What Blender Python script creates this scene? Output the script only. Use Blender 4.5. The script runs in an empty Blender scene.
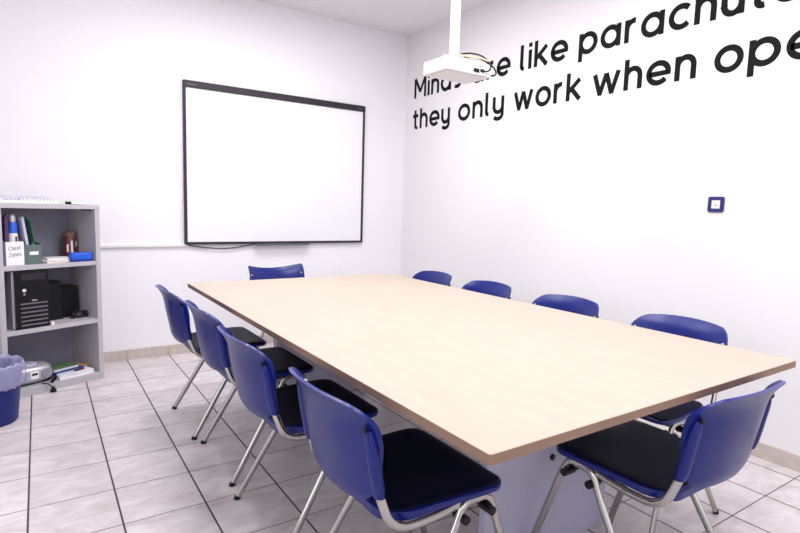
import bpy, bmesh, math, random
from mathutils import Vector, Matrix
random.seed(7)
scene = bpy.context.scene
COL = scene.collection
PI = math.pi

# ------------------------------------------------------------------ materials
def srgb(r, g, b):
    f = lambda c: (c/255/12.92) if c/255 <= 0.04045 else ((c/255+0.055)/1.055)**2.4
    return (f(r), f(g), f(b), 1.0)

def mat(name, col, rough=0.5, metal=0.0, spec=0.5, noise=0.0, nscale=30, bump=0.0, bscale=200, coat=0.0, trans=0.0, alpha=1.0):
    m = bpy.data.materials.new(name); m.use_nodes = True
    nt = m.node_tree; b = nt.nodes['Principled BSDF']
    b.inputs['Base Color'].default_value = col
    b.inputs['Roughness'].default_value = rough
    b.inputs['Metallic'].default_value = metal
    b.inputs['Specular IOR Level'].default_value = spec
    b.inputs['Coat Weight'].default_value = coat
    b.inputs['Transmission Weight'].default_value = trans
    b.inputs['Alpha'].default_value = alpha
    tc = nt.nodes.new('ShaderNodeTexCoord')
    if noise > 0:
        n = nt.nodes.new('ShaderNodeTexNoise'); n.inputs['Scale'].default_value = nscale
        n.inputs['Detail'].default_value = 4
        nt.links.new(tc.outputs['Object'], n.inputs['Vector'])
        r = nt.nodes.new('ShaderNodeMixRGB'); r.blend_type = 'MIX'
        r.inputs[1].default_value = tuple(max(0, c*(1-noise)) for c in col[:3])+(1,)
        r.inputs[2].default_value = tuple(min(1, c*(1+noise)) for c in col[:3])+(1,)
        nt.links.new(n.outputs['Fac'], r.inputs[0])
        nt.links.new(r.outputs[0], b.inputs['Base Color'])
    if bump > 0:
        n2 = nt.nodes.new('ShaderNodeTexNoise'); n2.inputs['Scale'].default_value = bscale
        nt.links.new(tc.outputs['Object'], n2.inputs['Vector'])
        bp = nt.nodes.new('ShaderNodeBump'); bp.inputs['Strength'].default_value = bump
        bp.inputs['Distance'].default_value = 0.002
        nt.links.new(n2.outputs['Fac'], bp.inputs['Height'])
        nt.links.new(bp.outputs['Normal'], b.inputs['Normal'])
    return m

M = {}
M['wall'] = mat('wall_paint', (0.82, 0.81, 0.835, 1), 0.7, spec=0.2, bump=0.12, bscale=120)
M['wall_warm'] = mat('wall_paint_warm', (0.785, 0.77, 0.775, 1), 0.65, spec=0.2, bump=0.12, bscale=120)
M['ceiling'] = mat('ceiling_paint', (0.80, 0.785, 0.795, 1), 0.85, spec=0.1, bump=0.08, bscale=120)
M['blue'] = mat('blue_plastic', (0.0050, 0.0125, 0.150, 1), 0.28, spec=0.36, noise=0.06, nscale=14, bump=0.12, bscale=900)
M['navy'] = mat('navy_seat_fabric', (0.0016, 0.0022, 0.016, 1), 0.5, spec=0.12, noise=0.3, nscale=300, bump=0.3, bscale=700)
M['chrome'] = mat('chrome', (0.48, 0.46, 0.44, 1), 0.10, metal=1.0, noise=0.04)
M['black'] = mat('black_plastic', (0.006, 0.006, 0.0075, 1), 0.42, spec=0.3, noise=0.2, nscale=60)
M['dark'] = mat('charcoal_plastic', (0.027, 0.023, 0.03, 1), 0.45, spec=0.3, noise=0.15)
M['board'] = mat('whiteboard_surface', (0.80, 0.80, 0.83, 1), 0.3, spec=0.4, noise=0.01)
M['shelfgrey'] = mat('grey_laminate', (0.46, 0.44, 0.47, 1), 0.5, noise=0.05, nscale=90)
M['shelfback'] = mat('grey_laminate_back', (0.27, 0.27, 0.33, 1), 0.55, noise=0.05, nscale=90)
M['panel'] = mat('grey_blue_laminate', (0.43, 0.42, 0.54, 1), 0.5, noise=0.04, nscale=60)
M['white'] = mat('white_plastic', (0.76, 0.75, 0.74, 1), 0.4, noise=0.02)
M['offwhite'] = mat('ivory_paper', (0.72, 0.68, 0.62, 1), 0.8, noise=0.05)
M['paper'] = mat('white_paper', (0.84, 0.83, 0.85, 1), 0.8, noise=0.03)
M['ink'] = mat('black_vinyl', (0.006, 0.0055, 0.0065, 1), 0.6, spec=0.12, noise=0.1)
M['pen'] = mat('grey_ink', (0.06, 0.06, 0.08, 1), 0.7, noise=0.1)
M['silver'] = mat('silver_plastic', (0.52, 0.52, 0.56, 1), 0.3, metal=0.5, noise=0.05)
M['green'] = mat('green_plastic', (0.015, 0.19, 0.10, 1), 0.4, noise=0.1)
M['greygreen'] = mat('grey_green_card', (0.10, 0.145, 0.135, 1), 0.7, noise=0.12)
M['purple'] = mat('purple_card', (0.07, 0.03, 0.10, 1), 0.5, noise=0.1)
M['lavender'] = mat('lavender_plastic', (0.52, 0.50, 0.64, 1), 0.5, noise=0.05)
M['brightblue'] = mat('bright_blue_plastic', (0.015, 0.10, 0.62, 1), 0.4, noise=0.1)
M['binblue'] = mat('bin_blue_plastic', (0.007, 0.013, 0.13, 1), 0.45, spec=0.35, noise=0.08, nscale=20)
M['bag'] = mat('bin_liner_film', (0.50, 0.49, 0.74, 1), 0.25, alpha=0.5, noise=0.12, nscale=40, bump=0.9, bscale=45)
M['red'] = mat('dark_red_print', (0.13, 0.018, 0.025, 1), 0.35, noise=0.25, nscale=40)
M['brown'] = mat('brown_lid', (0.16, 0.10, 0.08, 1), 0.35, noise=0.2)
M['bookgreen'] = mat('green_cover', (0.10, 0.19, 0.09, 1), 0.5, noise=0.7, nscale=55)
M['bookblue'] = mat('blue_cover', (0.02, 0.04, 0.26, 1), 0.45, noise=0.15)
M['orange'] = mat('orange_print', (0.75, 0.36, 0.16, 1), 0.5, noise=0.1)
M['stone'] = mat('stone_skirting', (0.53, 0.465, 0.42, 1), 0.5, noise=0.22, nscale=22, bump=0.2, bscale=60)
M['edge'] = mat('maple_edge_band', (0.25, 0.155, 0.105, 1), 0.5, noise=0.12, nscale=12)
M['cream'] = mat('cream_cable', (0.55, 0.45, 0.30, 1), 0.5, noise=0.05)
M['navyframe'] = mat('navy_switch_frame', (0.018, 0.022, 0.13, 1), 0.35, noise=0.05)
M['alu'] = mat('window_frame_white', (0.8, 0.8, 0.8, 1), 0.4, noise=0.02)

def node(nt, t, **kw):
    n = nt.nodes.new(t)
    for k, v in kw.items(): setattr(n, k, v)
    return n
def mth(nt, op, a, b=None, c=None):
    n = node(nt, 'ShaderNodeMath', operation=op)
    for i, v in enumerate((a, b, c)):
        if v is None: continue
        if isinstance(v, (int, float)): n.inputs[i].default_value = v
        else: nt.links.new(v, n.inputs[i])
    return n.outputs[0]

def floor_mat():
    m = bpy.data.materials.new('ceramic_floor_tiles'); m.use_nodes = True
    nt = m.node_tree; b = nt.nodes['Principled BSDF']; L = nt.links
    tc = node(nt, 'ShaderNodeTexCoord'); sp = node(nt, 'ShaderNodeSeparateXYZ')
    L.new(tc.outputs['Object'], sp.inputs[0])
    px = mth(nt, 'DIVIDE', mth(nt, 'SUBTRACT', sp.outputs[0], 0.224-0.297*20), 0.297)
    py = mth(nt, 'DIVIDE', mth(nt, 'SUBTRACT', sp.outputs[1], 2.134-0.294*20), 0.294)
    fx = mth(nt, 'ABSOLUTE', mth(nt, 'SUBTRACT', mth(nt, 'FRACT', mth(nt, 'ADD', px, 0.5)), 0.5))
    fy = mth(nt, 'ABSOLUTE', mth(nt, 'SUBTRACT', mth(nt, 'FRACT', mth(nt, 'ADD', py, 0.5)), 0.5))
    def ramp(v, lo, hi):
        r = node(nt, 'ShaderNodeMapRange'); r.clamp = True
        L.new(v, r.inputs[0]); r.inputs[1].default_value = lo; r.inputs[2].default_value = hi
        r.inputs[3].default_value = 1; r.inputs[4].default_value = 0
        return r.outputs[0]
    jx = ramp(fx, 0.009, 0.014)      # wide dark joints running away from the viewer
    jy = ramp(fy, 0.006, 0.011)      # thinner joints across
    # per-tile tint
    cx = mth(nt, 'FLOOR', px); cy = mth(nt, 'FLOOR', py)
    cmb = node(nt, 'ShaderNodeCombineXYZ'); L.new(cx, cmb.inputs[0]); L.new(cy, cmb.inputs[1])
    wn = node(nt, 'ShaderNodeTexWhiteNoise'); wn.noise_dimensions = '2D'; L.new(cmb.outputs[0], wn.inputs[0])
    # streaky mottling, shifted per tile
    mp = node(nt, 'ShaderNodeMapping'); mp.inputs['Scale'].default_value = (4.5, 8.5, 1); mp.inputs['Rotation'].default_value = (0, 0, 0.25)
    va = node(nt, 'ShaderNodeVectorMath', operation='ADD'); L.new(tc.outputs['Object'], va.inputs[0])
    vs = node(nt, 'ShaderNodeVectorMath', operation='SCALE'); L.new(wn.outputs['Color'], vs.inputs[0]); vs.inputs['Scale'].default_value = 3
    L.new(vs.outputs[0], va.inputs[1]); L.new(va.outputs[0], mp.inputs[0])
    nz = node(nt, 'ShaderNodeTexNoise'); nz.inputs['Scale'].default_value = 1.6; nz.inputs['Detail'].default_value = 7; nz.inputs['Roughness'].default_value = 0.62
    nz.inputs['Distortion'].default_value = 0.8
    L.new(mp.outputs[0], nz.inputs['Vector'])
    cr = node(nt, 'ShaderNodeValToRGB')
    e = cr.color_ramp.elements
    e[0].position = 0.30; e[0].color = (0.53, 0.475, 0.47, 1)
    e[1].position = 0.72; e[1].color = (0.76, 0.71, 0.72, 1)
    L.new(nz.outputs['Fac'], cr.inputs[0])
    t = node(nt, 'ShaderNodeMixRGB', blend_type='MULTIPLY'); t.inputs[0].default_value = 1
    L.new(cr.outputs[0], t.inputs[1])
    g = mth(nt, 'ADD', mth(nt, 'MULTIPLY', wn.outputs['Value'], 0.10), 0.92)
    cg = node(nt, 'ShaderNodeCombineXYZ')
    for i in range(3): L.new(g, cg.inputs[i])
    L.new(cg.outputs[0], t.inputs[2])
    m1 = node(nt, 'ShaderNodeMixRGB'); L.new(jy, m1.inputs[0]); L.new(t.outputs[0], m1.inputs[1]); m1.inputs[2].default_value = (0.15, 0.13, 0.13, 1)
    m2 = node(nt, 'ShaderNodeMixRGB'); L.new(jx, m2.inputs[0]); L.new(m1.outputs[0], m2.inputs[1]); m2.inputs[2].default_value = (0.045, 0.036, 0.04, 1)
    L.new(m2.outputs[0], b.inputs['Base Color'])
    jm = mth(nt, 'MAXIMUM', jx, jy)
    L.new(mth(nt, 'ADD', mth(nt, 'MULTIPLY', jm, 0.4), 0.33), b.inputs['Roughness'])
    bp = node(nt, 'ShaderNodeBump'); bp.inputs['Distance'].default_value = 0.002; bp.inputs['Strength'].default_value = 0.5
    L.new(mth(nt, 'ADD', mth(nt, 'MULTIPLY', jm, -1.0), mth(nt, 'MULTIPLY', nz.outputs['Fac'], 0.35)), bp.inputs['Height'])
    L.new(bp.outputs['Normal'], b.inputs['Normal'])
    return m
M['floor'] = floor_mat()

def maple_mat():
    m = bpy.data.materials.new('pale_maple_laminate'); m.use_nodes = True
    nt = m.node_tree; b = nt.nodes['Principled BSDF']; L = nt.links
    tc = node(nt, 'ShaderNodeTexCoord'); mp = node(nt, 'ShaderNodeMapping'); mp.inputs['Scale'].default_value = (16, 1.6, 1)
    L.new(tc.outputs['Object'], mp.inputs[0])
    nz = node(nt, 'ShaderNodeTexNoise'); nz.inputs['Scale'].default_value = 2.5; nz.inputs['Detail'].default_value = 6; nz.inputs['Distortion'].default_value = 0.5
    L.new(mp.outputs[0], nz.inputs['Vector'])
    cr = node(nt, 'ShaderNodeValToRGB'); e = cr.color_ramp.elements
    e[0].position = 0.3; e[0].color = (0.445, 0.362, 0.290, 1)
    e[1].position = 0.7; e[1].color = (0.485, 0.401, 0.326, 1)
    L.new(nz.outputs['Fac'], cr.inputs[0]); L.new(cr.outputs[0], b.inputs['Base Color'])
    b.inputs['Roughness'].default_value = 0.42; b.inputs['Specular IOR Level'].default_value = 0.4
    return m
M['maple'] = maple_mat()

# ------------------------------------------------------------------ mesh helpers
def obj(name, bm, m, parent=None, smooth=True, loc=None, bevel=0.0, seg=2):
    bmesh.ops.recalc_face_normals(bm, faces=bm.faces[:])
    me = bpy.data.meshes.new(name); bm.to_mesh(me); bm.free()
    o = bpy.data.objects.new(name, me); COL.objects.link(o)
    ms = m if isinstance(m, (list, tuple)) else [m]
    for x in ms: me.materials.append(x)
    if parent: o.parent = parent
    if loc: o.location = loc
    if smooth:
        for p in me.polygons: p.use_smooth = True
        try: me.set_sharp_from_angle(angle=math.radians(40))
        except Exception: pass
    if bevel > 0:
        md = o.modifiers.new('bevel', 'BEVEL'); md.width = bevel; md.segments = seg; md.limit_method = 'ANGLE'; md.angle_limit = math.radians(40)
        md.harden_normals = False
    return o

def box(bm, x0, x1, y0, y1, z0, z1, mi=0):
    vs = [bm.verts.new(p) for p in ((x0,y0,z0),(x1,y0,z0),(x1,y1,z0),(x0,y1,z0),(x0,y0,z1),(x1,y0,z1),(x1,y1,z1),(x0,y1,z1))]
    for q in ((0,3,2,1),(4,5,6,7),(0,1,5,4),(1,2,6,5),(2,3,7,6),(3,0,4,7)):
        f = bm.faces.new([vs[i] for i in q]); f.material_index = mi
    return vs
def boxm(*a): bm = bmesh.new(); box(bm, *a); return bm

def lathe(bm, prof, c=(0,0), n=32, cap0=True, cap1=True, squash=1.0):
    rings = []
    for r, z in prof:
        rings.append([bm.verts.new((c[0]+r*math.cos(2*PI*i/n), c[1]+squash*r*math.sin(2*PI*i/n), z)) for i in range(n)])
    for a, b in zip(rings, rings[1:]):
        for i in range(n): bm.faces.new((a[i], a[(i+1)%n], b[(i+1)%n], b[i]))
    if cap0: bm.faces.new(rings[0][::-1])
    if cap1: bm.faces.new(rings[-1])

def smooth_path(pts, rad=0.03, n=6):
    """polyline with its corners rounded"""
    P = [Vector(p) for p in pts]; out = [P[0]]
    for i in range(1, len(P)-1):
        a, b, c = P[i-1], P[i], P[i+1]
        d1 = (a-b); d2 = (c-b); r = min(rad, d1.length*0.49, d2.length*0.49)
        s = b+d1.normalized()*r; e = b+d2.normalized()*r
        for k in range(n+1):
            t = k/n; out.append((1-t)**2*s+2*t*(1-t)*b+t*t*e)
    out.append(P[-1]); return out

def tube(bm, pts, ra, rb=None, n=12, side=None, cap=True):
    """sweep an oval: ra across `side`, rb along it"""
    rb = ra if rb is None else rb
    P = [Vector(p) for p in pts]; rings = []
    up0 = Vector(side) if side else None
    prev = None
    for i, p in enumerate(P):
        t = (P[min(i+1, len(P)-1)]-P[max(i-1, 0)])
        if t.length < 1e-9: t = Vector((0,0,1))
        t.normalize()
        if up0: s = up0-t*up0.dot(t)
        elif prev is not None: s = prev-t*prev.dot(t)
        else:
            q = Vector((0,0,1)) if abs(t.z) < 0.9 else Vector((1,0,0)); s = q-t*q.dot(t)
        s.normalize(); prev = s
        u = t.cross(s)
        rings.append([bm.verts.new(p+u*ra*math.cos(2*PI*k/n)+s*rb*math.sin(2*PI*k/n)) for k in range(n)])
    for a, b in zip(rings, rings[1:]):
        for i in range(n): bm.faces.new((a[i], a[(i+1)%n], b[(i+1)%n], b[i]))
    if cap: bm.faces.new(rings[0][::-1]); bm.faces.new(rings[-1])

def sheet(bm, top, bot):
    """closed shell between two equal grids of points (rows x cols)"""
    R, Cn = len(top), len(top[0])
    T = [[bm.verts.new(p) for p in row] for row in top]
    B = [[bm.verts.new(p) for p in row] for row in bot]
    for i in range(R-1):
        for j in range(Cn-1):
            bm.faces.new((T[i][j], T[i][j+1], T[i+1][j+1], T[i+1][j]))
            bm.faces.new((B[i][j], B[i+1][j], B[i+1][j+1], B[i][j+1]))
    for i in range(R-1):
        bm.faces.new((T[i][0], T[i+1][0], B[i+1][0], B[i][0]))
        bm.faces.new((T[i][-1], B[i][-1], B[i+1][-1], T[i+1][-1]))
    for j in range(Cn-1):
        bm.faces.new((T[0][j], B[0][j], B[0][j+1], T[0][j+1]))
        bm.faces.new((T[-1][j], T[-1][j+1], B[-1][j+1], B[-1][j]))

def ball(bm, c, r, sx=1, sy=1, sz=1, u=16, v=10):
    g = bmesh.ops.create_uvsphere(bm, u_segments=u, v_segments=v, radius=r)
    for w in g['verts']: w.co = Vector((w.co.x*sx+c[0], w.co.y*sy+c[1], w.co.z*sz+c[2]))

def thing(name, label, cat, loc=(0,0,0), rz=0, group=None):
    o = bpy.data.objects.new(name, None); COL.objects.link(o); o.empty_display_size = 0.05
    o.location = loc; o.rotation_euler = (0, 0, rz); return tag(o, label, cat, group)
def tag(o, label, cat, group=None):
    o['label'] = label; o['category'] = cat
    if group: o['group'] = group
    return o
def struct(name, bm, m, bevel=0, label=None):
    o = obj(name, bm, m, smooth=False, bevel=bevel); o['kind'] = 'structure'
    if label: o['label'] = label
    return o
def copy_tree(o, parent=None):
    c = o.copy(); COL.objects.link(c)
    if parent: c.parent = parent
    for ch in list(o.children): copy_tree(ch, c)
    return c

# ------------------------------------------------------------------ room shell
XW, YW, ZC = 3.003, 4.466, 2.838
XL, YR = -1.75, -2.4
struct('floor', boxm(XL-0.12, XW+0.12, YR-0.12, YW+0.12, -0.10, 0.0), M['floor'])
struct('ceiling', boxm(XL-0.12, XW+0.12, YR-0.12, YW+0.12, ZC, ZC+0.1), M['ceiling'])
struct('wall_back', boxm(XL-0.12, XW+0.12, YW, YW+0.12, 0, ZC), M['wall'])
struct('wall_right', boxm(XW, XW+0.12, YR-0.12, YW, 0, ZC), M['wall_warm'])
# unseen left and front walls, each with an added window for fill light
def holed(axis, at, th, a0, a1, holes):
    bm = bmesh.new()
    def b(u0, u1, z0, z1):
        if axis == 'x': box(bm, at-th, at, u0, u1, z0, z1)
        else: box(bm, u0, u1, at-th, at, z0, z1)
    cur = a0
    for (h0, h1, z0, z1) in holes:
        b(cur, h0, 0, ZC); b(h0, h1, 0, z0); b(h0, h1, z1, ZC); cur = h1
    b(cur, a1, 0, ZC); return bm
WL = (-1.0, 1.4, 0.95, 2.35)
WF = (-0.9, 1.9, 0.95, 2.35)
struct('wall_left', holed('x', XL, 0.12, YR-0.12, YW, [WL]), M['wall'])
struct('wall_front', holed('y', YR, 0.12, XL, XW, [WF]), M['wall'])
def window(name, axis, at, w):
    bm = bmesh.new(); a0, a1, z0, z1 = w; t = 0.05
    def b(u0, u1, q0, q1):
        if axis == 'x': box(bm, at-0.09, at-0.03, u0, u1, q0, q1)
        else: box(bm, u0, u1, at-0.09, at-0.03, q0, q1)
    b(a0, a1, z0, z0+t); b(a0, a1, z1-t, z1)
    for u in (a0, (a0+a1)/2-t/2, a1-t): b(u, u+t, z0+t, z1-t)
    return struct(name, bm, M['alu'])
window('fill_window_1', 'x', XL, WL); window('fill_window_2', 'y', YR, WF)  # frames of the added windows, out of view
# stone skirting cut from strips of floor tile
def skirting(name, axis):
    bm = bmesh.new(); h = 0.078
    if axis == 'back':
        k = -7
        while True:
            x0 = 0.224+0.297*k+0.001; x1 = x0+0.295; k += 1
            if x0 > XW-0.012: break
            if x1 < XL: continue
            box(bm, max(x0, XL), min(x1, XW-0.011), YW-0.011, YW, 0, h)
    else:
        k = -10
        while True:
            y0 = 2.134+0.294*k+0.001; y1 = y0+0.292; k += 1
            if y0 > YW: break
            if y1 < YR: continue
            box(bm, XW-0.011, XW, max(y0, YR), min(y1, YW), 0, h)
    return struct(name, bm, M['stone'], bevel=0.0015)
skirting('baseboard_back', 'back'); skirting('baseboard_right', 'right')

# ------------------------------------------------------------------ table
TX0, TX1, TY0, TY1, TZ, TT = 0.677, 2.007, 0.693, 3.133, 0.753, 0.021
tb = thing('conference_table', 'long pale maple conference table on grey end panels in the room centre', 'table', ((TX0+TX1)/2, (TY0+TY1)/2, 0))
def rounded_rect(x0, x1, y0, y1, r, n=5):
    pts = []
    for cx, cy, a in ((x1-r, y1-r, 0), (x0+r, y1-r, PI/2), (x0+r, y0+r, PI), (x1-r, y0+r, 1.5*PI)):
        for k in range(n+1):
            t = a+PI/2*k/n; pts.append((cx+r*math.cos(t), cy+r*math.sin(t)))
    return pts
def slab(pts, z0, z1, side_mi=0):
    bm = bmesh.new()
    b = [bm.verts.new((x, y, z0)) for x, y in pts]; t = [bm.verts.new((x, y, z1)) for x, y in pts]
    bm.faces.new(b[::-1]); bm.faces.new(t); n = len(pts)
    for i in range(n):
        f = bm.faces.new((b[i], b[(i+1)%n], t[(i+1)%n], t[i])); f.material_index = side_mi
    return bm
hx, hy = (TX1-TX0)/2, (TY1-TY0)/2
obj('tabletop', slab(rounded_rect(-hx+0.0015, hx-0.0015, -hy+0.0015, hy-0.0015, 0.006), TZ-TT, TZ), M['maple'], tb, smooth=False)
# edge band: a ring around the top
def ring(outer, inner, z0, z1):
    bm = bmesh.new(); n = len(outer)
    V = [[bm.verts.new((x, y, z)) for x, y in P] for P, z in ((outer, z0), (outer, z1), (inner, z1), (inner, z0))]
    for a in range(4):
        A, B = V[a], V[(a+1)%4]
        for i in range(n): bm.faces.new((A[i], A[(i+1)%n], B[(i+1)%n], B[i]))
    return bm
eb = obj('edge_band', ring(rounded_rect(-hx, hx, -hy, hy, 0.007), rounded_rect(-hx+0.0015, hx-0.0015, -hy+0.0015, hy-0.0015, 0.006), TZ-TT, TZ-0.0005), M['edge'], tb, smooth=False)
eb['label'] = 'brown wooden edge band'
cx0, cy0 = (TX0+TX1)/2, (TY0+TY1)/2
for y0 in (1.206, 3.050):
    pn = obj('end_panel', boxm(1.168-cx0, 1.800-cx0, y0-cy0, y0+0.028-cy0, 0.0, TZ-TT), M['panel'], tb, smooth=False, bevel=0.002)
obj('stretcher', boxm(1.45-cx0, 1.478-cx0, 1.234-cy0, 3.05-cy0, 0.42, TZ-TT), M['panel'], tb, smooth=False, bevel=0.002)
bm = bmesh.new(); lathe(bm, [(0.011, 0), (0.011, 0.006), (0.007, 0.009)], n=16)
bmesh.ops.rotate(bm, verts=bm.verts, cent=(0,0,0), matrix=Matrix.Rotation(PI/2, 3, 'X'))
lk = obj('panel_fitting', bm, M['black'], tb, loc=(1.478-cx0, 1.206-cy0, 0.345))

# ------------------------------------------------------------------ chairs
# local frame: faces +X, seat front edge at x = +0.20, floor at z = 0
FX = 0.20
BZ0, BZ1, SY = 0.474, 0.742, 0.195
def grid_rows(vals, W, f, cols=22):
    out = []
    for v in vals:
        w = W(v); row = []
        for j in range(cols+1):
            s = -1+2*j/cols; s = math.copysign(abs(s)**0.9, s)
            row.append(f(v, s*w))
        out.append(row)
    return out
def ease(n): return [0.5-0.5*math.cos(PI*i/n) for i in range(n+1)]

def back_surface(dip=0.0):
    RTOP = 0.060 if dip == 0 else 0.014
    Z0, Z1, HW, RT, RB = BZ0, BZ1, 0.213, RTOP, 0.105
    def W(t):
        z = Z0+(Z1-Z0)*t
        if z > Z1-RT: d = z-(Z1-RT); return HW-RT+math.sqrt(max(RT*RT-d*d, 0))
        if z < Z0+RB: d = (Z0+RB)-z; return HW-0.012-RB+math.sqrt(max(RB*RB-d*d, 0))
        return HW-0.012*(1-min(1, (z-Z0-RB)/0.06)) 
    def f(t, y):
        z = Z0+(Z1-Z0)*t; s = abs(y)/HW
        x = FX-0.382-(z-0.50)*0.20
        x -= 0.058*(1-s**2.3)                      # bowed round the sitter
        if z < 0.50: x += (0.50-z)*0.30
        if t > 0.75: x -= 0.026*((t-0.75)/0.25)**2  # rolled top
        z += dip*(s**2)*max(0, (t-0.5)*2)
        if dip == 0: z += 0.018*(1-s**2)*max(0, (t-0.5)*2)
        return Vector((x, y, z))
    return W, f
def backrest_mesh(dip):
    W, f = back_surface(dip)
    ts = ease(22)
    front = grid_rows(ts, W, f)
    rear = [[p+Vector((-0.011, 0, -0.001)) for p in r] for r in front]
    bm = bmesh.new(); sheet(bm, front, rear)
    for sy in (-1, 1):                              # sleeves that take the frame tubes
        pts = []
        for k in range(9):
            z = 0.512+0.172*k/8
            p = f((z-BZ0)/(BZ1-BZ0), sy*SY); pts.append(p+Vector((-0.013, 0, 0)))
        rr = [0.0135, 0.0165, 0.0165, 0.0165, 0.016, 0.0155, 0.015, 0.0135, 0.009]
        rings = []
        for p, r in zip(pts, rr):
            rings.append([bm.verts.new(p+Vector((r*1.0*math.cos(2*PI*i/14), r*1.15*math.sin(2*PI*i/14), 0))) for i in range(14)])
        for a, b in zip(rings, rings[1:]):
            for i in range(14): bm.faces.new((a[i], a[(i+1)%14], b[(i+1)%14], b[i]))
        bm.faces.new(rings[0][::-1]); bm.faces.new(rings[-1])
    return bm, f
def seat_funcs():
    X0, X1 = FX-0.378, FX
    def W(t):
        x = X0+(X1-X0)*t
        hw = 0.196+0.026*min(1, t*1.4)
        if x > X1-0.05: d = x-(X1-0.05); return hw-0.05+math.sqrt(max(0.0025-d*d, 0))
        if x < X0+0.08: d = X0+0.08-x; return hw-0.08+math.sqrt(max(0.0064-d*d, 0))
        return hw
    def f(t, y):
        x = X0+(X1-X0)*t; s = abs(y)/0.222
        z = 0.462-0.016*math.sin(PI*min(1, t*1.1))*(1-s**2)
        z -= 0.014*max(0, (0.55-t)/0.55)**1.5
        if t > 0.80: z -= 0.009*((t-0.80)/0.20)**2
        if t < 0.10: z -= 0.006*((0.10-t)/0.10)**2
        z -= 0.010*max(0, (s-0.80)/0.20)**2
        return Vector((x, y, z))
    return W, f

def make_chair(label, dip=0.0, cat='chair'):
    t = thing('conference_chair', label, cat, group='blue chairs around the conference table')
    W, f = seat_funcs(); ts = ease(18)
    top = grid_rows(ts, W, f)
    bot = [[p+Vector((0, 0, -0.012-0.012*(1-ts[i])**1.5)) for p in r] for i, r in enumerate(top)]
    bm = bmesh.new(); sheet(bm, top, bot)
    st = obj('seat', bm, M['blue'], t, bevel=0.005, seg=3)
    ts2 = [0.035+0.93*v for v in ease(18)]
    pt = grid_rows(ts2, lambda v: W(v)*0.955, lambda v, y: f(v, y)+Vector((0, 0, 0.0045)))
    pb = [[p+Vector((0, 0, -0.008)) for p in r] for r in pt]
    bm = bmesh.new(); sheet(bm, pt, pb)
    pd = obj('seat_pad', bm, M['navy'], st, bevel=0.002); pd['label'] = 'dark navy seat pad'
    bm, bf = backrest_mesh(dip)
    bk = obj('backrest', bm, M['blue'], t)
    for sy in (-1, 1):                              # screws through the top of each sleeve
        for rear in (0, 1):
            bm = bmesh.new(); lathe(bm, [(0.008, 0), (0.0085, 0.002), (0.006, 0.004)], n=12)
            bmesh.ops.rotate(bm, verts=bm.verts, cent=(0,0,0), matrix=Matrix.Rotation(-PI/2 if rear else PI/2, 3, 'Y'))
            p = bf((0.686-BZ0)/(BZ1-BZ0), sy*SY)
            s = obj('screw', bm, M['black'] if rear else M['chrome'], bk, loc=p+Vector((-0.022 if rear else -0.001, 0, 0)))
    for sy in (-1, 1):
        # side tube: out of the sleeve, round under the seat and forward
        a = bf((0.525-BZ0)/(BZ1-BZ0), sy*SY)+Vector((-0.013, 0, 0))
        pts = smooth_path([a, (FX-0.372, sy*(SY+0.006), 0.415), (FX-0.25, sy*0.207, 0.416), (FX-0.10, sy*0.200, 0.436)], 0.075, 10)
        bm = bmesh.new(); tube(bm, pts, 0.0125, 0.009, 14, side=(0, 1, 0))
        obj('side_tube', bm, M['chrome'], t)
    for sy in (-1, 1):
        # inverted U: front and rear leg meet at the top of the arch
        ap = Vector((FX-0.112, sy*0.212, 0.432))
        fr = [Vector((FX-0.112, sy*0.212, 0.432)), Vector((FX-0.068, sy*0.213, 0.430)), Vector((FX-0.045, sy*0.216, 0.375)), Vector((FX+0.075, sy*0.243, 0.0))]
        rr = [Vector((FX-0.112, sy*0.212, 0.432)), Vector((FX-0.155, sy*0.213, 0.430)), Vector((FX-0.182, sy*0.216, 0.375)), Vector((FX-0.405, sy*0.243, 0.0))]
        for q in (fr, rr):
            d = (q[-1]-q[-2]).normalized()
            q[-1] = q[-1]-d*0.010
            bm = bmesh.new(); tube(bm, smooth_path(q, 0.055, 10), 0.0125, 0.009, 14, side=(0, 1, 0))
            lg = obj('leg', bm, M['chrome'], t)
            e = q[-1]
            bm = bmesh.new()
            tube(bm, [e-d*0.006, e-d*0.001, Vector((e.x+d.x*0.008, e.y, 0.0))], 0.0138, 0.0105, 12, side=(0, 1, 0))
            c = obj('foot_cap', bm, M['black'], lg)
    for x, z in ((FX-0.066, 0.392), (FX-0.158, 0.392)):
        bm = bmesh.new(); tube(bm, [(x, -0.214, z), (x, 0.214, z)], 0.008, n=10)
        for sy in (-1, 1):
            tube(bm, [(x, sy*0.185, z), (x, sy*0.232, z)], 0.0125, n=12)
        obj('crossbar', bm, M['black'], t)
    return t

proto = make_chair('')
far = make_chair('', dip=0.032)
CH = [ # seat-front X/Y anchor, heading, label
 ('L', 1.063, 1.232, 0.0,  'blue shell chair with dark seat at the table\'s left side, closest to the viewer'),
 ('L', 1.036, 1.850, 0.0,  'blue chair on the table\'s left side, second from the viewer'),
 ('L', 1.050, 2.450, 0.0,  'blue chair on the table\'s left side, third from the viewer'),
 ('L', 1.022, 3.005, 0.0,  'blue chair at the table\'s far left corner, nearest the whiteboard of the left row'),
 ('R', 1.860, 1.245, PI,   'blue chair on the table\'s right side, nearest the viewer, seat showing under the near corner'),
 ('R', 1.865, 1.860, PI,   'blue chair back behind the table\'s right edge, second from the viewer'),
 ('R', 1.865, 2.470, PI,   'blue chair back behind the table\'s right edge, third from the viewer, second from the corner'),
 ('R', 1.865, 3.035, PI,   'blue chair back behind the table\'s right edge, farthest, showing smallest near the room corner'),
 ('E', 1.575, 1.115, PI/2, 'blue chair tucked under the near short end of the table, seen from behind'),
]
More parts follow.
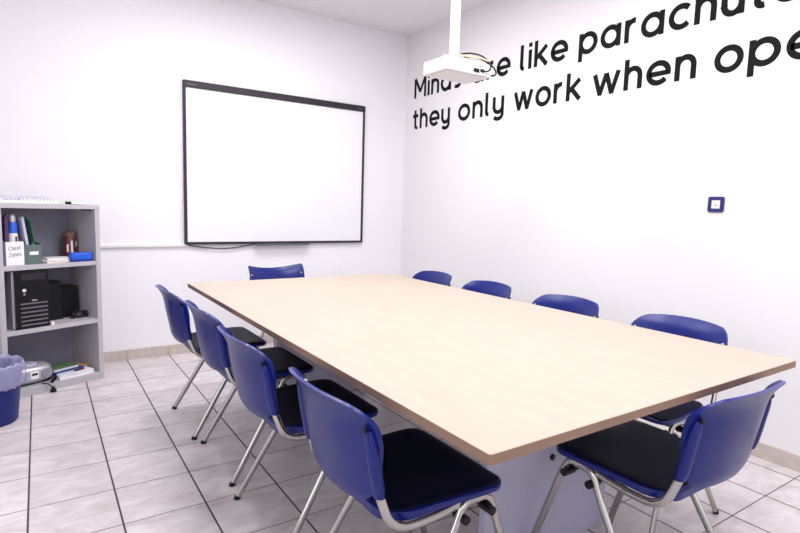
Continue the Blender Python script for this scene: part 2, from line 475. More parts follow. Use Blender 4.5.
for i, (side, x, y, h, lab) in enumerate(CH):
    o = proto if i == 0 else copy_tree(proto)
    o['label'] = lab
    if side == 'E': o.location = (x, y-FX, 0)
    else: o.location = (x-FX*math.cos(h), y, 0)
    o.rotation_euler = (0, 0, h)
far['label'] = 'lone blue chair under the whiteboard, its dipped back rising beyond the far table end'
far.location = (1.450, 3.49, 0); far.rotation_euler = (0, 0, -PI/2+0.10)

# ------------------------------------------------------------------ whiteboard
wb = thing('whiteboard', 'large whiteboard in a thin charcoal frame on the back wall', 'whiteboard', (1.741, YW, 1.5))
W2, Hh = (2.537-0.945)/2, (2.127-0.873)/2; D = 0.034
bm = bmesh.new(); box(bm, -W2+0.01, W2-0.01, -0.026, -0.001, -Hh+0.01, Hh-0.02); obj('writing_surface', bm, M['board'], wb, smooth=False)
obj('top_rail', boxm(-W2, W2, -D-0.006, 0, Hh-0.052, Hh), M['dark'], wb, smooth=False, bevel=0.004)
obj('bottom_rail', boxm(-W2, W2, -D, 0, -Hh, -Hh+0.019), M['dark'], wb, smooth=False, bevel=0.003)
for s in (-1, 1):
    obj('side_rail', boxm(*( (-W2, -W2+0.02) if s < 0 else (W2-0.02, W2) ), -D, 0, -Hh+0.019, Hh-0.052), M['dark'], wb, smooth=False, bevel=0.003)
M['tray0'] = mat('faint_grey_print', (0.09, 0.085, 0.10, 1), 0.5, noise=0.05)
mk = bmesh.new(); box(mk, -W2+0.025, -W2+0.10, -D-0.0072, -D-0.006, Hh-0.033, Hh-0.024)
k = obj('maker_mark', mk, M['tray0'], wb, smooth=False); k['label'] = 'small pale mark on the top rail'
k = obj('corner_mark', boxm(W2-0.085, W2-0.03, -D-0.0072, -D-0.006, Hh-0.033, Hh-0.026), M['tray0'], wb, smooth=False)
bm = bmesh.new()
prof = [(-0.001, -0.002), (-0.062, -0.010), (-0.078, 0.004), (-0.070, 0.006), (-0.058, -0.002), (-0.001, 0.010)]
xa, xb = 1.500-1.741, 1.985-1.741
A = [bm.verts.new((xa, y, z-Hh-0.004)) for y, z in prof]; B = [bm.verts.new((xb, y, z-Hh-0.004)) for y, z in prof]
bm.faces.new(A); bm.faces.new(B[::-1])
for i in range(len(prof)): bm.faces.new((A[i], A[(i+1)%6], B[(i+1)%6], B[i]))
M['tray'] = mat('slate_grey_plastic', (0.12, 0.14, 0.19, 1), 0.4, noise=0.08)
k = obj('pen_tray', bm, M['tray'], wb, smooth=False, bevel=0.002); k['label'] = 'slate grey pen tray'
bm = bmesh.new()
cp = [(-W2+0.02, -0.02, -Hh-0.004), (-W2+0.10, -0.022, -Hh-0.020), (-W2+0.22, -0.022, -Hh-0.034), (-W2+0.36, -0.022, -Hh-0.036), (-W2+0.47, -0.022, -Hh-0.018), (-W2+0.56, -0.03, -Hh-0.004)]
tube(bm, smooth_path(cp, 0.08, 6), 0.0045, n=8)
obj('cable', bm, M['black'], wb)

ct = obj('cable_trunking', boxm(-0.6, 0.98, YW-0.022, YW, 0.856, 0.877), M['white'], smooth=False, bevel=0.002)
tag(ct, 'thin white cable trunking running along the wall left of the whiteboard', 'trunking')

# ------------------------------------------------------------------ switch
sw = thing('light_switch', 'small navy framed light switch with white rocker on the right wall', 'switch', (XW, 1.474, 1.272))
def plate(half, r, x0, x1):
    pts = rounded_rect(-half, half, -half, half, r); bm = slab(pts, 0, x1-x0)
    for v in bm.verts: v.co = Vector((-(x0+v.co.z), v.co.x, v.co.y))
    return bm
bm = ring(rounded_rect(-0.041, 0.041, -0.041, 0.041, 0.010), rounded_rect(-0.0215, 0.0215, -0.0215, 0.0215, 0.002), 0.0, 0.010)
for v in bm.verts: v.co = Vector((-v.co.z, v.co.x, v.co.y))
obj('frame', bm, M['navyframe'], sw, smooth=False, bevel=0.002)
obj('rocker', plate(0.0215, 0.002, 0, 0.008), M['white'], sw, smooth=False)
bm = bmesh.new(); lathe(bm, [(0.009, 0), (0.009, 0.0008)], n=16)
bmesh.ops.rotate(bm, verts=bm.verts, cent=(0,0,0), matrix=Matrix.Rotation(-PI/2, 3, 'Y'))
k = obj('indicator', bm, mat('pale_orange_mark', (0.8, 0.52, 0.36, 1), 0.5, noise=0.05), sw, loc=(-0.008, 0, -0.004)); k['label'] = 'pale orange round mark'

# ------------------------------------------------------------------ wall lettering, drawn as strokes
def arc(cx, cy, r, a0, a1, n=14, ry=None):
    ry = ry or r
    return [(cx+r*math.cos(math.radians(a0+(a1-a0)*k/n)), cy+ry*math.sin(math.radians(a0+(a1-a0)*k/n))) for k in range(n+1)]
SW = 0.108           # half stroke, in x-heights
R_ = 0.52-SW         # bowl centre-line radius
def glyph(c):
    """returns (list of polylines, advance); x-height 1, ascender 1.36, descender -0.36"""
    w = SW
    if c == 'o': return [arc(0.52, 0.5, R_, 0, 360, 28)], 1.04
    if c == 'e': return [[(0.52-R_+0.02, 0.47), (0.52+R_, 0.47)]+arc(0.52, 0.5, R_, 2, 318, 26)], 1.02
    if c == 'c': return [arc(0.52, 0.5, R_, 45, 315, 22)], 0.90
    if c == 'a': return [arc(0.52, 0.5, R_, 0, 360, 28), [(0.52+R_, 1.0), (0.52+R_, 0)]], 1.04+0.03
    if c == 'd': return [arc(0.52, 0.5, R_, 0, 360, 28), [(0.52+R_, 1.36), (0.52+R_, 0)]], 1.07
    if c == 'p': return [arc(w+R_+0.0, 0.5, R_, 0, 360, 28), [(w, 1.0), (w, -0.33)]], 1.04
    if c == 'n': return [[(w, 1.0), (w, 0)], [(w, 0.5)]+arc(w+0.31, 0.58, 0.31, 180, 0, 14, 0.34)+[(w+0.62, 0)]], 0.62+2*w
    if c == 'h': return [[(w, 1.36), (w, 0)], [(w, 0.5)]+arc(w+0.31, 0.58, 0.31, 180, 0, 14, 0.34)+[(w+0.62, 0)]], 0.62+2*w
    if c == 'u': return [[(w, 1.0), (w, 0.42)]+arc(w+0.31, 0.42, 0.31, 180, 360, 14, 0.34)+[(w+0.62, 0.5)], [(w+0.62, 1.0), (w+0.62, 0)]], 0.62+2*w
    if c == 'y': return [[(w, 1.0), (w, 0.45)]+arc(w+0.31, 0.45, 0.31, 180, 360, 14, 0.34), [(w+0.62, 1.0), (w+0.62, 0.0)]+arc(w+0.31, -0.02, 0.31, 0, -150, 12, 0.25)], 0.62+2*w
    if c == 'r': return [[(w, 1.0), (w, 0)], [(w, 0.5)]+arc(w+0.34, 0.56, 0.34, 180, 80, 8, 0.36)], 0.62
    if c == 'l': return [[(w, 1.36), (w, 0.22)]+arc(w+0.16, 0.24, 0.16, 180, 275, 6, 0.15)], 0.40
    if c == 'i': return [[(w, 1.0), (w, 0)], [(w, 1.36), (w, 1.14)]], 2*w
    if c == 't': return [[(0.26, 1.30), (0.26, 0.28)]+arc(0.44, 0.27, 0.18, 180, 290, 7, 0.18), [(0.0, 0.90), (0.56, 0.90)]], 0.58
    if c == 'k': return [[(w, 1.36), (w, 0)], [(0.78, 0.99), (w+0.02, 0.42)], [(0.34, 0.55), (0.82, 0.01)]], 0.88
    if c == 'w': return [[(0.11, 1.0), (0.42, 0.0)], [(0.40, 0.0), (0.70, 0.97)], [(0.70, 0.97), (1.00, 0.0)], [(0.98, 0.0), (1.29, 1.0)]], 1.40
    if c == 's': return [arc(0.38, 0.74, 0.25, 50, 255, 12, 0.17)+arc(0.38, 0.28, 0.27, 75, -140, 14, 0.18)], 0.76
    if c == 'M': return [[(w, 0), (w, 1.34)], [(w+0.03, 1.32), (0.67, 0.40)], [(0.65, 0.40), (1.32-w-0.03, 1.32)], [(1.32-w, 1.34), (1.32-w, 0)]], 1.32
    if c == 'C': return [arc(0.62, 0.67, 0.56, 50, 310, 22)], 1.12
    if c == 'Z': return [[(0.05, 1.3), (0.85, 1.3), (0.05, 0.05), (0.9, 0.05)]], 0.95
    return [], 0.4
def stroke(bm, pts, hw, depth, xf):
    """solid ribbon of half width hw along a 2D polyline"""
    P = [Vector((x, y)) for x, y in pts]
    closed = (P[0]-P[-1]).length < 1e-6
    if closed: P = P[:-1]
    n = len(P); Lp, Rp = [], []
    for i in range(n):
        a = P[i-1] if (i > 0 or closed) else None
        b = P[(i+1) % n] if (i < n-1 or closed) else None
        d1 = (P[i]-a).normalized() if a is not None else None
        d2 = (b-P[i]).normalized() if b is not None else None
        if d1 is None: d1 = d2
        if d2 is None: d2 = d1
        n1 = Vector((-d1.y, d1.x)); n2 = Vector((-d2.y, d2.x)); m = n1+n2
        if m.length < 1e-6: m = n1
        m.normalize(); k = hw/max(0.80, m.dot(n1))
        Lp.append(P[i]+m*k); Rp.append(P[i]-m*k)
    V = [[bm.verts.new(xf(q.x, q.y, d)) for q in S] for S, d in ((Lp, 0), (Lp, depth), (Rp, depth), (Rp, 0))]
    rng = range(n) if closed else range(n-1)
    for i in rng:
        j = (i+1) % n
        for a in range(4):
            A, B = V[a], V[(a+1)%4]; bm.faces.new((A[i], A[j], B[j], B[i]))
    if not closed:
        bm.faces.new([V[a][0] for a in range(4)]); bm.faces.new([V[a][-1] for a in range(3, -1, -1)])
def word_mesh(word, gap, width, hw, depth, xf, scale):
    gl = []; cur = 0
    for c in word:
        s, adv = glyph(c); gl.append((s, cur)); cur += adv+gap
    tot = cur-gap; kx = width/(tot*scale) if width else 1.0
    bm = bmesh.new(); n = 0
    for s, off in gl:
        for pl in s:
            dd = depth+n*0.00002; n += 1          # hair's step so overlapping strokes never share a face
            stroke(bm, [((x+off)*scale*kx, y*scale) for x, y in pl], hw, dd, xf)
    return bm, tot*scale*kx
XH = 0.134
def wall_line(label, name, base, words):
    t = thing(name, label, 'lettering', (XW, 0, 0), 0, 'black words on the right wall')
    for w, y0, width in words:
        xf = lambda x, y, d, y0=y0: Vector((-d, y0-x, base+y))
        bm, tw = word_mesh(w, 0.17, width, 0.117*XH, 0.0012, xf, XH)
        obj('word', bm, M['ink'], t, smooth=False)
    return t
wall_line('upper line of black wall lettering, from Minds to parachutes', 'wall_lettering', 2.238,
          [('Minds', 4.319, 0.685), ('are', 3.505, 0.442), ('like', 2.963, 0.435), ('parachutes', 2.437, 1.405)])
wall_line('lower line of black wall lettering, they only work when open', 'wall_lettering', 1.955,
          [('they', 4.329, 0.560), ('only', 3.660, 0.550), ('work', 3.009, 0.610), ('when', 2.312, 0.668), ('open', 1.550, 0.612)])

# ------------------------------------------------------------------ projector on its pole
pj = thing('ceiling_projector', 'white projector hanging from the ceiling on a white pole above the table', 'projector', (1.915, 2.355, 1.92))
bm = slab(rounded_rect(-0.155, 0.155, -0.105, 0.105, 0.012), 0.0, 0.068); obj('body', bm, M['white'], pj, smooth=False, bevel=0.005)
# underside cover, lens and vents
obj('base_cover', slab(rounded_rect(-0.135, 0.135, -0.085, 0.085, 0.02), -0.004, 0.0), M['white'], pj, smooth=False)
bm = bmesh.new(); lathe(bm, [(0.026, 0), (0.026, 0.012), (0.020, 0.014), (0.018, 0.006)], n=24)
bmesh.ops.rotate(bm, verts=bm.verts, cent=(0,0,0), matrix=Matrix.Rotation(-PI/2, 3, 'X'))
obj('lens', bm, M['black'], pj, loc=(-0.06, 0.105, 0.034))
bm = bmesh.new(); box(bm, 0.026, 0.064, -0.1075, -0.1045, 0.012, 0.032); box(bm, 0.072, 0.100, -0.1075, -0.1045, 0.018, 0.034); box(bm, 0.015, 0.021, -0.107, -0.1045, 0.016, 0.022)
box(bm, 0.070, 0.076, -0.107, -0.1045, 0.042, 0.048); box(bm, 0.112, 0.117, -0.107, -0.1045, 0.012, 0.017); box(bm, 0.125, 0.130, -0.107, -0.1045, 0.012, 0.017)
obj('socket_panel', bm, M['black'], pj, smooth=False)
bm = bmesh.new(); box(bm, -0.07, 0.07, -0.05, 0.05, 0.068, 0.076); box(bm, -0.05, 0.05, -0.022, 0.022, 0.076, 0.098)
for x in (-0.125, 0.125): box(bm, x-0.007, x+0.007, -0.06, -0.045, 0.068, 0.084)
obj('mount_bracket', bm, M['white'], pj, smooth=False, bevel=0.003)
bm = bmesh.new(); lathe(bm, [(0.030, 0.090), (0.030, 0.11), (0.026, 0.115), (0.026, ZC-1.92-0.03)], n=28); obj('pole', bm, M['white'], pj, loc=(-0.026, 0, 0))
bm = bmesh.new(); lathe(bm, [(0.026, ZC-1.92-0.03), (0.065, ZC-1.92-0.022), (0.07, ZC-1.92)], n=28); obj('ceiling_plate', bm, M['white'], pj, loc=(-0.026, 0, 0))
for mm, pts in (('black', [(-0.005, -0.03, 0.112), (0.05, -0.045, 0.125), (0.10, -0.075, 0.115), (0.128, -0.105, 0.085), (0.130, -0.128, 0.045), (0.105, -0.130, 0.020), (0.085, -0.107, 0.022)]),
                ('black', [(0.02, -0.03, 0.102), (0.075, -0.06, 0.106), (0.125, -0.10, 0.078), (0.165, -0.11, 0.055), (0.195, -0.10, 0.030), (0.165, -0.115, 0.012), (0.150, -0.100, 0.010)]),
                ('cream', [(-0.04, -0.035, 0.102), (0.03, -0.05, 0.104), (0.095, -0.085, 0.096), (0.125, -0.112, 0.080)])):
    bm = bmesh.new(); tube(bm, smooth_path(pts, 0.04, 6), 0.0045, n=8); obj('cable', bm, M[mm], pj)

# ------------------------------------------------------------------ shelf unit, turned a little from the wall
SA = math.atan2(0.408, 0.913); SO = Vector((0.329, 4.068, 0))
SU = Vector((math.cos(SA), math.sin(SA), 0)); SD = Vector((-math.sin(SA), math.cos(SA), 0))
def S(a, d, z): return SO+SU*a+SD*d+Vector((0, 0, z))
sh = thing('bookcase', 'grey laminate open bookcase with three compartments standing by the back wall', 'bookcase', SO, SA)
AL, AR, DP, ZT = -0.585, 0.005, 0.35, 1.166
for a0, a1 in ((AL, AL+0.03), (AR-0.03, AR)):
    obj('side_panel', boxm(a0, a1, 0, DP, 0, ZT-0.028), M['shelfgrey'], sh, smooth=False, bevel=0.0015)
obj('top_board', boxm(AL, AR, -0.004, DP, ZT-0.028, ZT), M['shelfgrey'], sh, smooth=False, bevel=0.0015)
for z in (0.772, 0.385):
    obj('shelf_board', boxm(AL+0.03, AR-0.03, 0.004, DP-0.012, z, z+0.027), M['shelfgrey'], sh, smooth=False, bevel=0.0015)
obj('base_board', boxm(AL+0.03, AR-0.03, 0.002, DP-0.012, 0.0, 0.047), M['shelfgrey'], sh, smooth=False, bevel=0.0015)
obj('back_panel', boxm(AL+0.03, AR-0.03, DP-0.012, DP, 0.0, ZT-0.028), M['shelfback'], sh, smooth=False)
obj('corner_bracket', boxm(-0.075, -0.030, 0.03, 0.07, ZT-0.037, ZT-0.028), M['black'], sh, smooth=False, bevel=0.002)
Z1s, Z2s, Z3s = 0.799, 0.412, 0.047

def on(name, label, cat, a, d, z, rot=0, group=None): return thing(name, label, cat, S(a, d, z), SA+rot, group)
# open file boxes
def filebox(label, a0, a1, d0, h, m, card=None):
    w = (a1-a0)/2; D_ = 0.22
    t = on('file_box', label, 'file box', (a0+a1)/2, d0, Z1s)
    bm = bmesh.new(); th = 0.003
    box(bm, -w, w, 0, D_, 0, th); box(bm, -w, w, 0, th, th, h); box(bm, -w, w, D_-th, D_, th, h*1.35)
    for s in (-1, 1):
        x0, x1 = (-w, -w+th) if s < 0 else (w-th, w)
        v = [(x0, th, th), (x1, th, th), (x1, D_-th, th), (x0, D_-th, th), (x0, th, h), (x1, th, h), (x1, D_-th, h*1.35), (x0, D_-th, h*1.35)]
        V = [bm.verts.new(p) for p in v]
        for q in ((0,3,2,1),(4,5,6,7),(0,1,5,4),(1,2,6,5),(2,3,7,6),(3,0,4,7)): bm.faces.new([V[i] for i in q])
    obj('body', bm, m, t, smooth=False); return t, w
fb, w = filebox('white file box with a handwritten note on its front, on the top shelf', -0.526, -0.430, 0.040, 0.136, M['lavender'])
nb = obj('note', boxm(-w+0.001, w-0.001, -0.0015, 0, 0.002, 0.141), M['paper'], fb, smooth=False); nb['label'] = 'white note with grey handwriting'
bm = bmesh.new()
for word, z, width in (('Client', 0.088, 0.062), ('Zones', 0.050, 0.066)):
    xf = lambda x, y, d, z=z: Vector((-0.033+x, -0.0015-d, z+y+0.08*x))
    b2, _ = word_mesh(word, 0.22, width, 0.0013, 0.0004, xf, 0.019)
    me = bpy.data.meshes.new('tmp'); b2.to_mesh(me); b2.free(); bm.from_mesh(me); bpy.data.meshes.remove(me)
obj('handwriting', bm, M['pen'], nb, smooth=False)
fg, w = filebox('grey green file box with a small white label, beside the noted box', -0.428, -0.332, 0.040, 0.120, M['greygreen'])
obj('label_plate', boxm(-0.02, 0.028, -0.0015, 0, 0.058, 0.078), M['paper'], fg, smooth=False)

def bookobj(name, label, cat, a, d, z, w, dpt, h, cover, rot=0, tilt=0, group=None, pages='paper'):
    """closed book or folder: cover shell with a page block; tilt leans it sideways"""
    t = on(name, label, cat, a, d, z, rot, group)
    if tilt: t.rotation_euler = (0, tilt, SA+rot)
    return t
def upright(label, name, a, d, w, dpt, h, m, tilt=0, group=None):
    t = on(name, label, 'folder', a, d, Z1s+0.004)
    t.rotation_euler = (0, tilt, SA)
    bm = bmesh.new(); box(bm, -w/2, -w/2+0.002, 0, dpt, 0, h); box(bm, w/2-0.002, w/2, 0, dpt, 0, h); box(bm, -w/2, w/2, 0, 0.002, 0, h)
    obj('cover', bm, m, t, smooth=False, bevel=0.0005)
    obj('pages', boxm(-w/2+0.0025, w/2-0.0025, 0.003, dpt-0.004, 0.002, h-0.004), M['paper'], t, smooth=False)
    return t
upright('dark purple folder standing at the left in the noted file box', 'folder', -0.509, 0.056, 0.020, 0.16, 0.285, M['purple'])
upright('pale lavender folder leaning beside the green one on the top shelf', 'folder', -0.388, 0.056, 0.016, 0.16, 0.285, M['lavender'], tilt=-0.13)
gf = upright('green folder with dark clip leaning in the grey green file box', 'folder', -0.352, 0.060, 0.020, 0.15, 0.280, M['green'], tilt=-0.14)
obj('clip', boxm(-0.011, 0.004, -0.004, 0.0, 0.13, 0.272), M['black'], gf, smooth=False, bevel=0.001)
def bottle(label, a, d, body, collar, cap, h):
    t = on('spray_bottle', label, 'bottle', a, d, Z1s+0.004)
    bm = bmesh.new(); lathe(bm, [(0.022, 0), (0.026, 0.004), (0.026, h*0.58), (0.024, h*0.62)], n=24); obj('body', bm, body, t)
    bm = bmesh.new(); lathe(bm, [(0.025, h*0.62), (0.025, h*0.80), (0.020, h*0.84)], n=24); obj('collar', bm, collar, t)
    bm = bmesh.new(); lathe(bm, [(0.019, h*0.84), (0.020, h*0.94), (0.012, h*0.99), (0.004, h)], n=24); obj('cap', bm, cap, t)
    bm = bmesh.new(); box(bm, 0.002, 0.013, -0.0268, -0.0248, h*0.38, h*0.56); obj('print', bm, M['pen'], t, smooth=False)
    return t
bottle('white bottle with blue collar standing behind the handwritten note', -0.468, 0.085, M['white'], M['brightblue'], M['silver'], 0.30)
bottle('dark grey bottle with pale cap between the white bottle and lavender folder', -0.492, 0.150, M['dark'], M['tray'], M['silver'], 0.30).location = S(-0.460, 0.165, Z1s+0.004)

pd = on('notepad', 'beige notepad lying on the top shelf beside the grey green box', 'notepad', -0.245, 0.085, Z1s, 0.15)
obj('pages', boxm(-0.075, 0.075, -0.05, 0.10, 0, 0.013), M['offwhite'], pd, smooth=False, bevel=0.001)
obj('cover', boxm(-0.075, 0.075, -0.05, 0.10, 0.013, 0.015), M['offwhite'], pd, smooth=False)
pp = obj('paper_stack', boxm(-0.07, 0.065, -0.06, 0.10, 0, 0.008), M['paper'], smooth=False, bevel=0.001); pp.location = S(-0.200, 0.125, Z1s+0.0152); pp.rotation_euler = (0, 0, SA-0.25)
tag(pp, 'small stack of white paper between the notepad and the blue eraser', 'paper')
jr = on('jar', 'dark red printed jar with brown lid at the back of the top shelf', 'jar', -0.070, 0.235, Z1s)
bm = bmesh.new(); lathe(bm, [(0.036, 0), (0.042, 0.006), (0.042, 0.135), (0.036, 0.150)], n=28); obj('body', bm, M['red'], jr)
bm = bmesh.new(); lathe(bm, [(0.037, 0.150), (0.039, 0.154), (0.039, 0.178), (0.026, 0.190), (0.006, 0.192)], n=28); obj('lid', bm, M['brown'], jr)
bm = bmesh.new()
for a0, z0, z1 in ((-1.90, 0.015, 0.125), (-1.15, 0.085, 0.12), (-2.5, 0.05, 0.10)):
    V = []
    for k_ in range(4):
        a = a0+0.28*k_/3; V.append((bm.verts.new((0.0427*math.cos(a), 0.0427*math.sin(a), z0)), bm.verts.new((0.0427*math.cos(a), 0.0427*math.sin(a), z1))))
    for p, q in zip(V, V[1:]): bm.faces.new((p[0], q[0], q[1], p[1]))
obj('white_print', bm, M['paper'], jr)
er = on('whiteboard_eraser', 'bright blue whiteboard eraser at the front right of the top shelf', 'eraser', -0.100, 0.036, Z1s, 0.0)
bm = slab(rounded_rect(-0.072, 0.066, -0.026, 0.034, 0.024), 0.010, 0.058); obj('grip', bm, M['brightblue'], er, bevel=0.010, seg=3)
obj('felt', slab(rounded_rect(-0.069, 0.063, -0.023, 0.031, 0.021), 0.0, 0.010), M['bookblue'], er, smooth=False)

# middle compartment
pc = on('computer_tower', 'black desktop computer tower with grey side on the middle shelf', 'computer', -0.410, 0.02, Z2s)
obj('case', boxm(-0.098, 0.096, 0.012, 0.30, 0.004, 0.352), M['silver'], pc, smooth=False, bevel=0.003)
obj('front_bezel', boxm(-0.086, 0.097, -0.006, 0.012, 0.002, 0.354), M['black'], pc, smooth=False, bevel=0.004)
obj('drive_bay', boxm(-0.055, 0.080, -0.009, -0.006, 0.296, 0.336), M['dark'], pc, smooth=False, bevel=0.001)
bm = bmesh.new()
for k_ in range(6): box(bm, -0.062, 0.085, -0.0095, -0.006, 0.020+k_*0.026, 0.028+k_*0.026)
obj('vent_grille', bm, mat('grille_grey', (0.16, 0.155, 0.17, 1), 0.4, noise=0.05), pc, smooth=False)
obj('badge', boxm(0.0, 0.028, -0.0075, -0.006, 0.168, 0.176), M['silver'], pc, smooth=False)
for z, r, mm in ((0.236, 0.010, 'white'), (0.212, 0.005, 'silver')):
    bm = bmesh.new(); lathe(bm, [(r, 0), (r, 0.003), (r*0.7, 0.004)], n=18)
    bmesh.ops.rotate(bm, verts=bm.verts, cent=(0,0,0), matrix=Matrix.Rotation(PI/2, 3, 'X'))
    obj('button', bm, M[mm], pc, loc=(-0.040, -0.006, z))
pl = on('power_plug', 'small white plug lying beside the computer tower', 'plug', -0.300, 0.012, Z2s)
bm = slab(rounded_rect(-0.009, 0.011, -0.006, 0.03, 0.005), 0.0, 0.022); obj('body', bm, M['white'], pl, bevel=0.003)
bm = bmesh.new(); tube(bm, [(0.0, 0.03, 0.011), (0.004, 0.055, 0.008), (0.0, 0.10, 0.004), (0.01, 0.16, 0.004)], 0.0035, n=8); obj('cord', bm, M['white'], pl)
def speaker(label, a, d, w, dp, h, group):
    t = on('loudspeaker', label, 'speaker', a, d, Z2s, 0.0, group)
    bm = bmesh.new(); V = box(bm, -w/2, w/2, 0, dp, 0, h)
    for v in V:
        if v.co.z > h*0.5 and v.co.y < 0.001: v.co.y += 0.012
    obj('cabinet', bm, M['black'], t, smooth=False, bevel=0.006)
    for z, r in ((h*0.33, w*0.30), (h*0.72, w*0.16)):
        bm = bmesh.new(); lathe(bm, [(r, 0), (r, 0.004), (r*0.85, 0.005), (r*0.5, 0.001)], n=24)
        bmesh.ops.rotate(bm, verts=bm.verts, cent=(0,0,0), matrix=Matrix.Rotation(PI/2, 3, 'X'))
        obj('cone', bm, M['black'], t, loc=(0, 0.004+0.012*z/h, z))
    return t
speaker('taller black loudspeaker on the middle shelf, beside the computer tower', -0.222, 0.155, 0.115, 0.16, 0.250, 'loudspeakers on the middle shelf')
speaker('shorter black loudspeaker in the right corner of the middle shelf', -0.095, 0.190, 0.105, 0.13, 0.205, 'loudspeakers on the middle shelf')
hs = on('headset', 'black rounded headset lying in front of the shorter loudspeaker', 'headset', -0.085, 0.125, Z2s)
bm = bmesh.new(); tube(bm, [(0.045*math.cos(a), 0.030*math.sin(a), 0.028+0.010*math.sin(a)) for a in [PI*k_/12*1.0 for k_ in range(13)]], 0.006, n=8); obj('band', bm, M['dark'], hs)
for s in (-1, 1):
    bm = bmesh.new(); ball(bm, (s*0.040, -0.006, 0.024), 0.024, 0.6, 1, 1); obj('ear_cup', bm, M['black'], hs)
bm = bmesh.new(); ball(bm, (0, -0.012, 0.020), 0.020, 1.6, 0.8, 1); obj('pad', bm, M['dark'], hs)

# bottom compartment: boombox and a small pile
bb = on('boombox', 'silver portable CD radio on the bottom shelf behind the bin', 'radio', -0.405, 0.125, Z3s)
bm = bmesh.new()
n_ = 28; secs = []
for k_ in range(13):
    u = -1+2*k_/12; x = u*0.125; e = (1-abs(u)**3.2)
    hh = 0.034+0.026*math.sqrt(max(e, 0)); dd = 0.03+0.058*math.sqrt(max(e, 0))
    secs.append([bm.verts.new((x, dd*math.copysign(abs(math.cos(2*PI*i/n_))**0.7, math.cos(2*PI*i/n_)), 0.062+hh*math.copysign(abs(math.sin(2*PI*i/n_))**0.7, math.sin(2*PI*i/n_)))) for i in range(n_)])
for p, q in zip(secs, secs[1:]):
    for i in range(n_): bm.faces.new((p[i], p[(i+1)%n_], q[(i+1)%n_], q[i]))
bm.faces.new(secs[0][::-1]); bm.faces.new(secs[-1])
obj('body', bm, M['silver'], bb)
for s in (-1, 1):
    bm = bmesh.new(); lathe(bm, [(0.030, -0.012), (0.033, 0.002), (0.030, 0.006), (0.012, 0.004)], n=26)
    bmesh.ops.rotate(bm, verts=bm.verts, cent=(0,0,0), matrix=Matrix.Rotation(PI/2, 3, 'X') )
    obj('speaker_grille', bm, mat('grille_silver', (0.30, 0.30, 0.35, 1), 0.4, metal=0.3, noise=0.25, nscale=250), bb, loc=(s*0.072, -0.086, 0.062))
obj('tuner_panel', boxm(-0.024, 0.024, -0.094, -0.080, 0.040, 0.086), M['paper'], bb, smooth=False, bevel=0.003)
obj('display', boxm(-0.016, 0.016, -0.0955, -0.0935, 0.064, 0.078), M['dark'], bb, smooth=False)
bm = bmesh.new(); lathe(bm, [(0.052, 0.116), (0.052, 0.124), (0.02, 0.127)], n=28); obj('disc_lid', bm, M['lavender'], bb)
bm = bmesh.new()
for x in (-0.10, 0.10):
    for y in (-0.03, 0.03): box(bm, x-0.012, x+0.012, y-0.01, y+0.01, 0, 0.030)
box(bm, -0.11, 0.11, -0.05, 0.05, 0.004, 0.010)
obj('base', bm, M['black'], bb, smooth=False)
co_ = (0.053, -0.135, -Z3s)
bm = bmesh.new(); tube(bm, smooth_path([(-0.02, 0.030, 0.054), (0.0, 0.005, 0.055), (0.006, -0.012, 0.046), (0.018, -0.020, 0.030)], 0.02, 5), 0.0035, n=8)
cd = obj('power_cord', bm, M['black'], bb, loc=co_); cd['label'] = 'black power cord hanging over the front board'
bm = bmesh.new(); lathe(bm, [(0.017, 0.0), (0.018, 0.010), (0.009, 0.028), (0.005, 0.036)], n=18); obj('plug', bm, M['black'], cd, loc=(0.020, -0.022, 0.001))

def flat_book(label, a, d, z, w, l, h, m, rot):
    t = on('book', label, 'book', a, d, z, rot, 'books on the bottom shelf')
    bm = bmesh.new(); box(bm, -w/2, w/2, -l/2, l/2, 0, 0.002); box(bm, -w/2, w/2, -l/2, l/2, h-0.002, h); box(bm, -w/2, -w/2+0.002, -l/2, l/2, 0.002, h-0.002)
    obj('cover', bm, m, t, smooth=False)
    obj('pages', boxm(-w/2+0.002, w/2-0.004, -l/2+0.003, l/2-0.003, 0.002, h-0.002), M['paper'], t, smooth=False)
    return t
flat_book('white book at the bottom of the pile on the lowest shelf', -0.160, 0.120, Z3s, 0.22, 0.20, 0.024, M['paper'], 0.02)
b_ = flat_book('blue book with a red strip in the middle of the pile', -0.190, 0.130, Z3s+0.024, 0.19, 0.16, 0.016, M['bookblue'], 0.10)
k = obj('title_strip', boxm(0.02, 0.085, -0.081, -0.0795, 0.003, 0.013), M['red'], b_, smooth=False)
flat_book('green patterned book on top of the pile on the lowest shelf', -0.200, 0.150, Z3s+0.040, 0.17, 0.13, 0.018, M['bookgreen'], 0.12)
ob = obj('envelope', boxm(-0.035, 0.035, -0.06, 0.06, 0, 0.004), [M['orange']], smooth=False); ob.location = S(-0.070, 0.185, Z3s+0.024); ob.rotation_euler = (0, 0, SA+0.2)
tag(ob, 'pale orange paper lying at the right back of the book pile', 'paper')
mk = on('marker_pen', 'thick black marker lying against the left of the book pile', 'marker', -0.300, 0.030, Z3s, 0.9)
bm = bmesh.new(); tube(bm, [(-0.035, 0, 0.010), (0.022, 0, 0.010)], 0.0095, n=12); obj('barrel', bm, M['black'], mk)
bm = bmesh.new(); tube(bm, [(0.022, 0, 0.010), (0.050, 0, 0.010)], 0.0085, n=12); obj('cap', bm, M['dark'], mk)

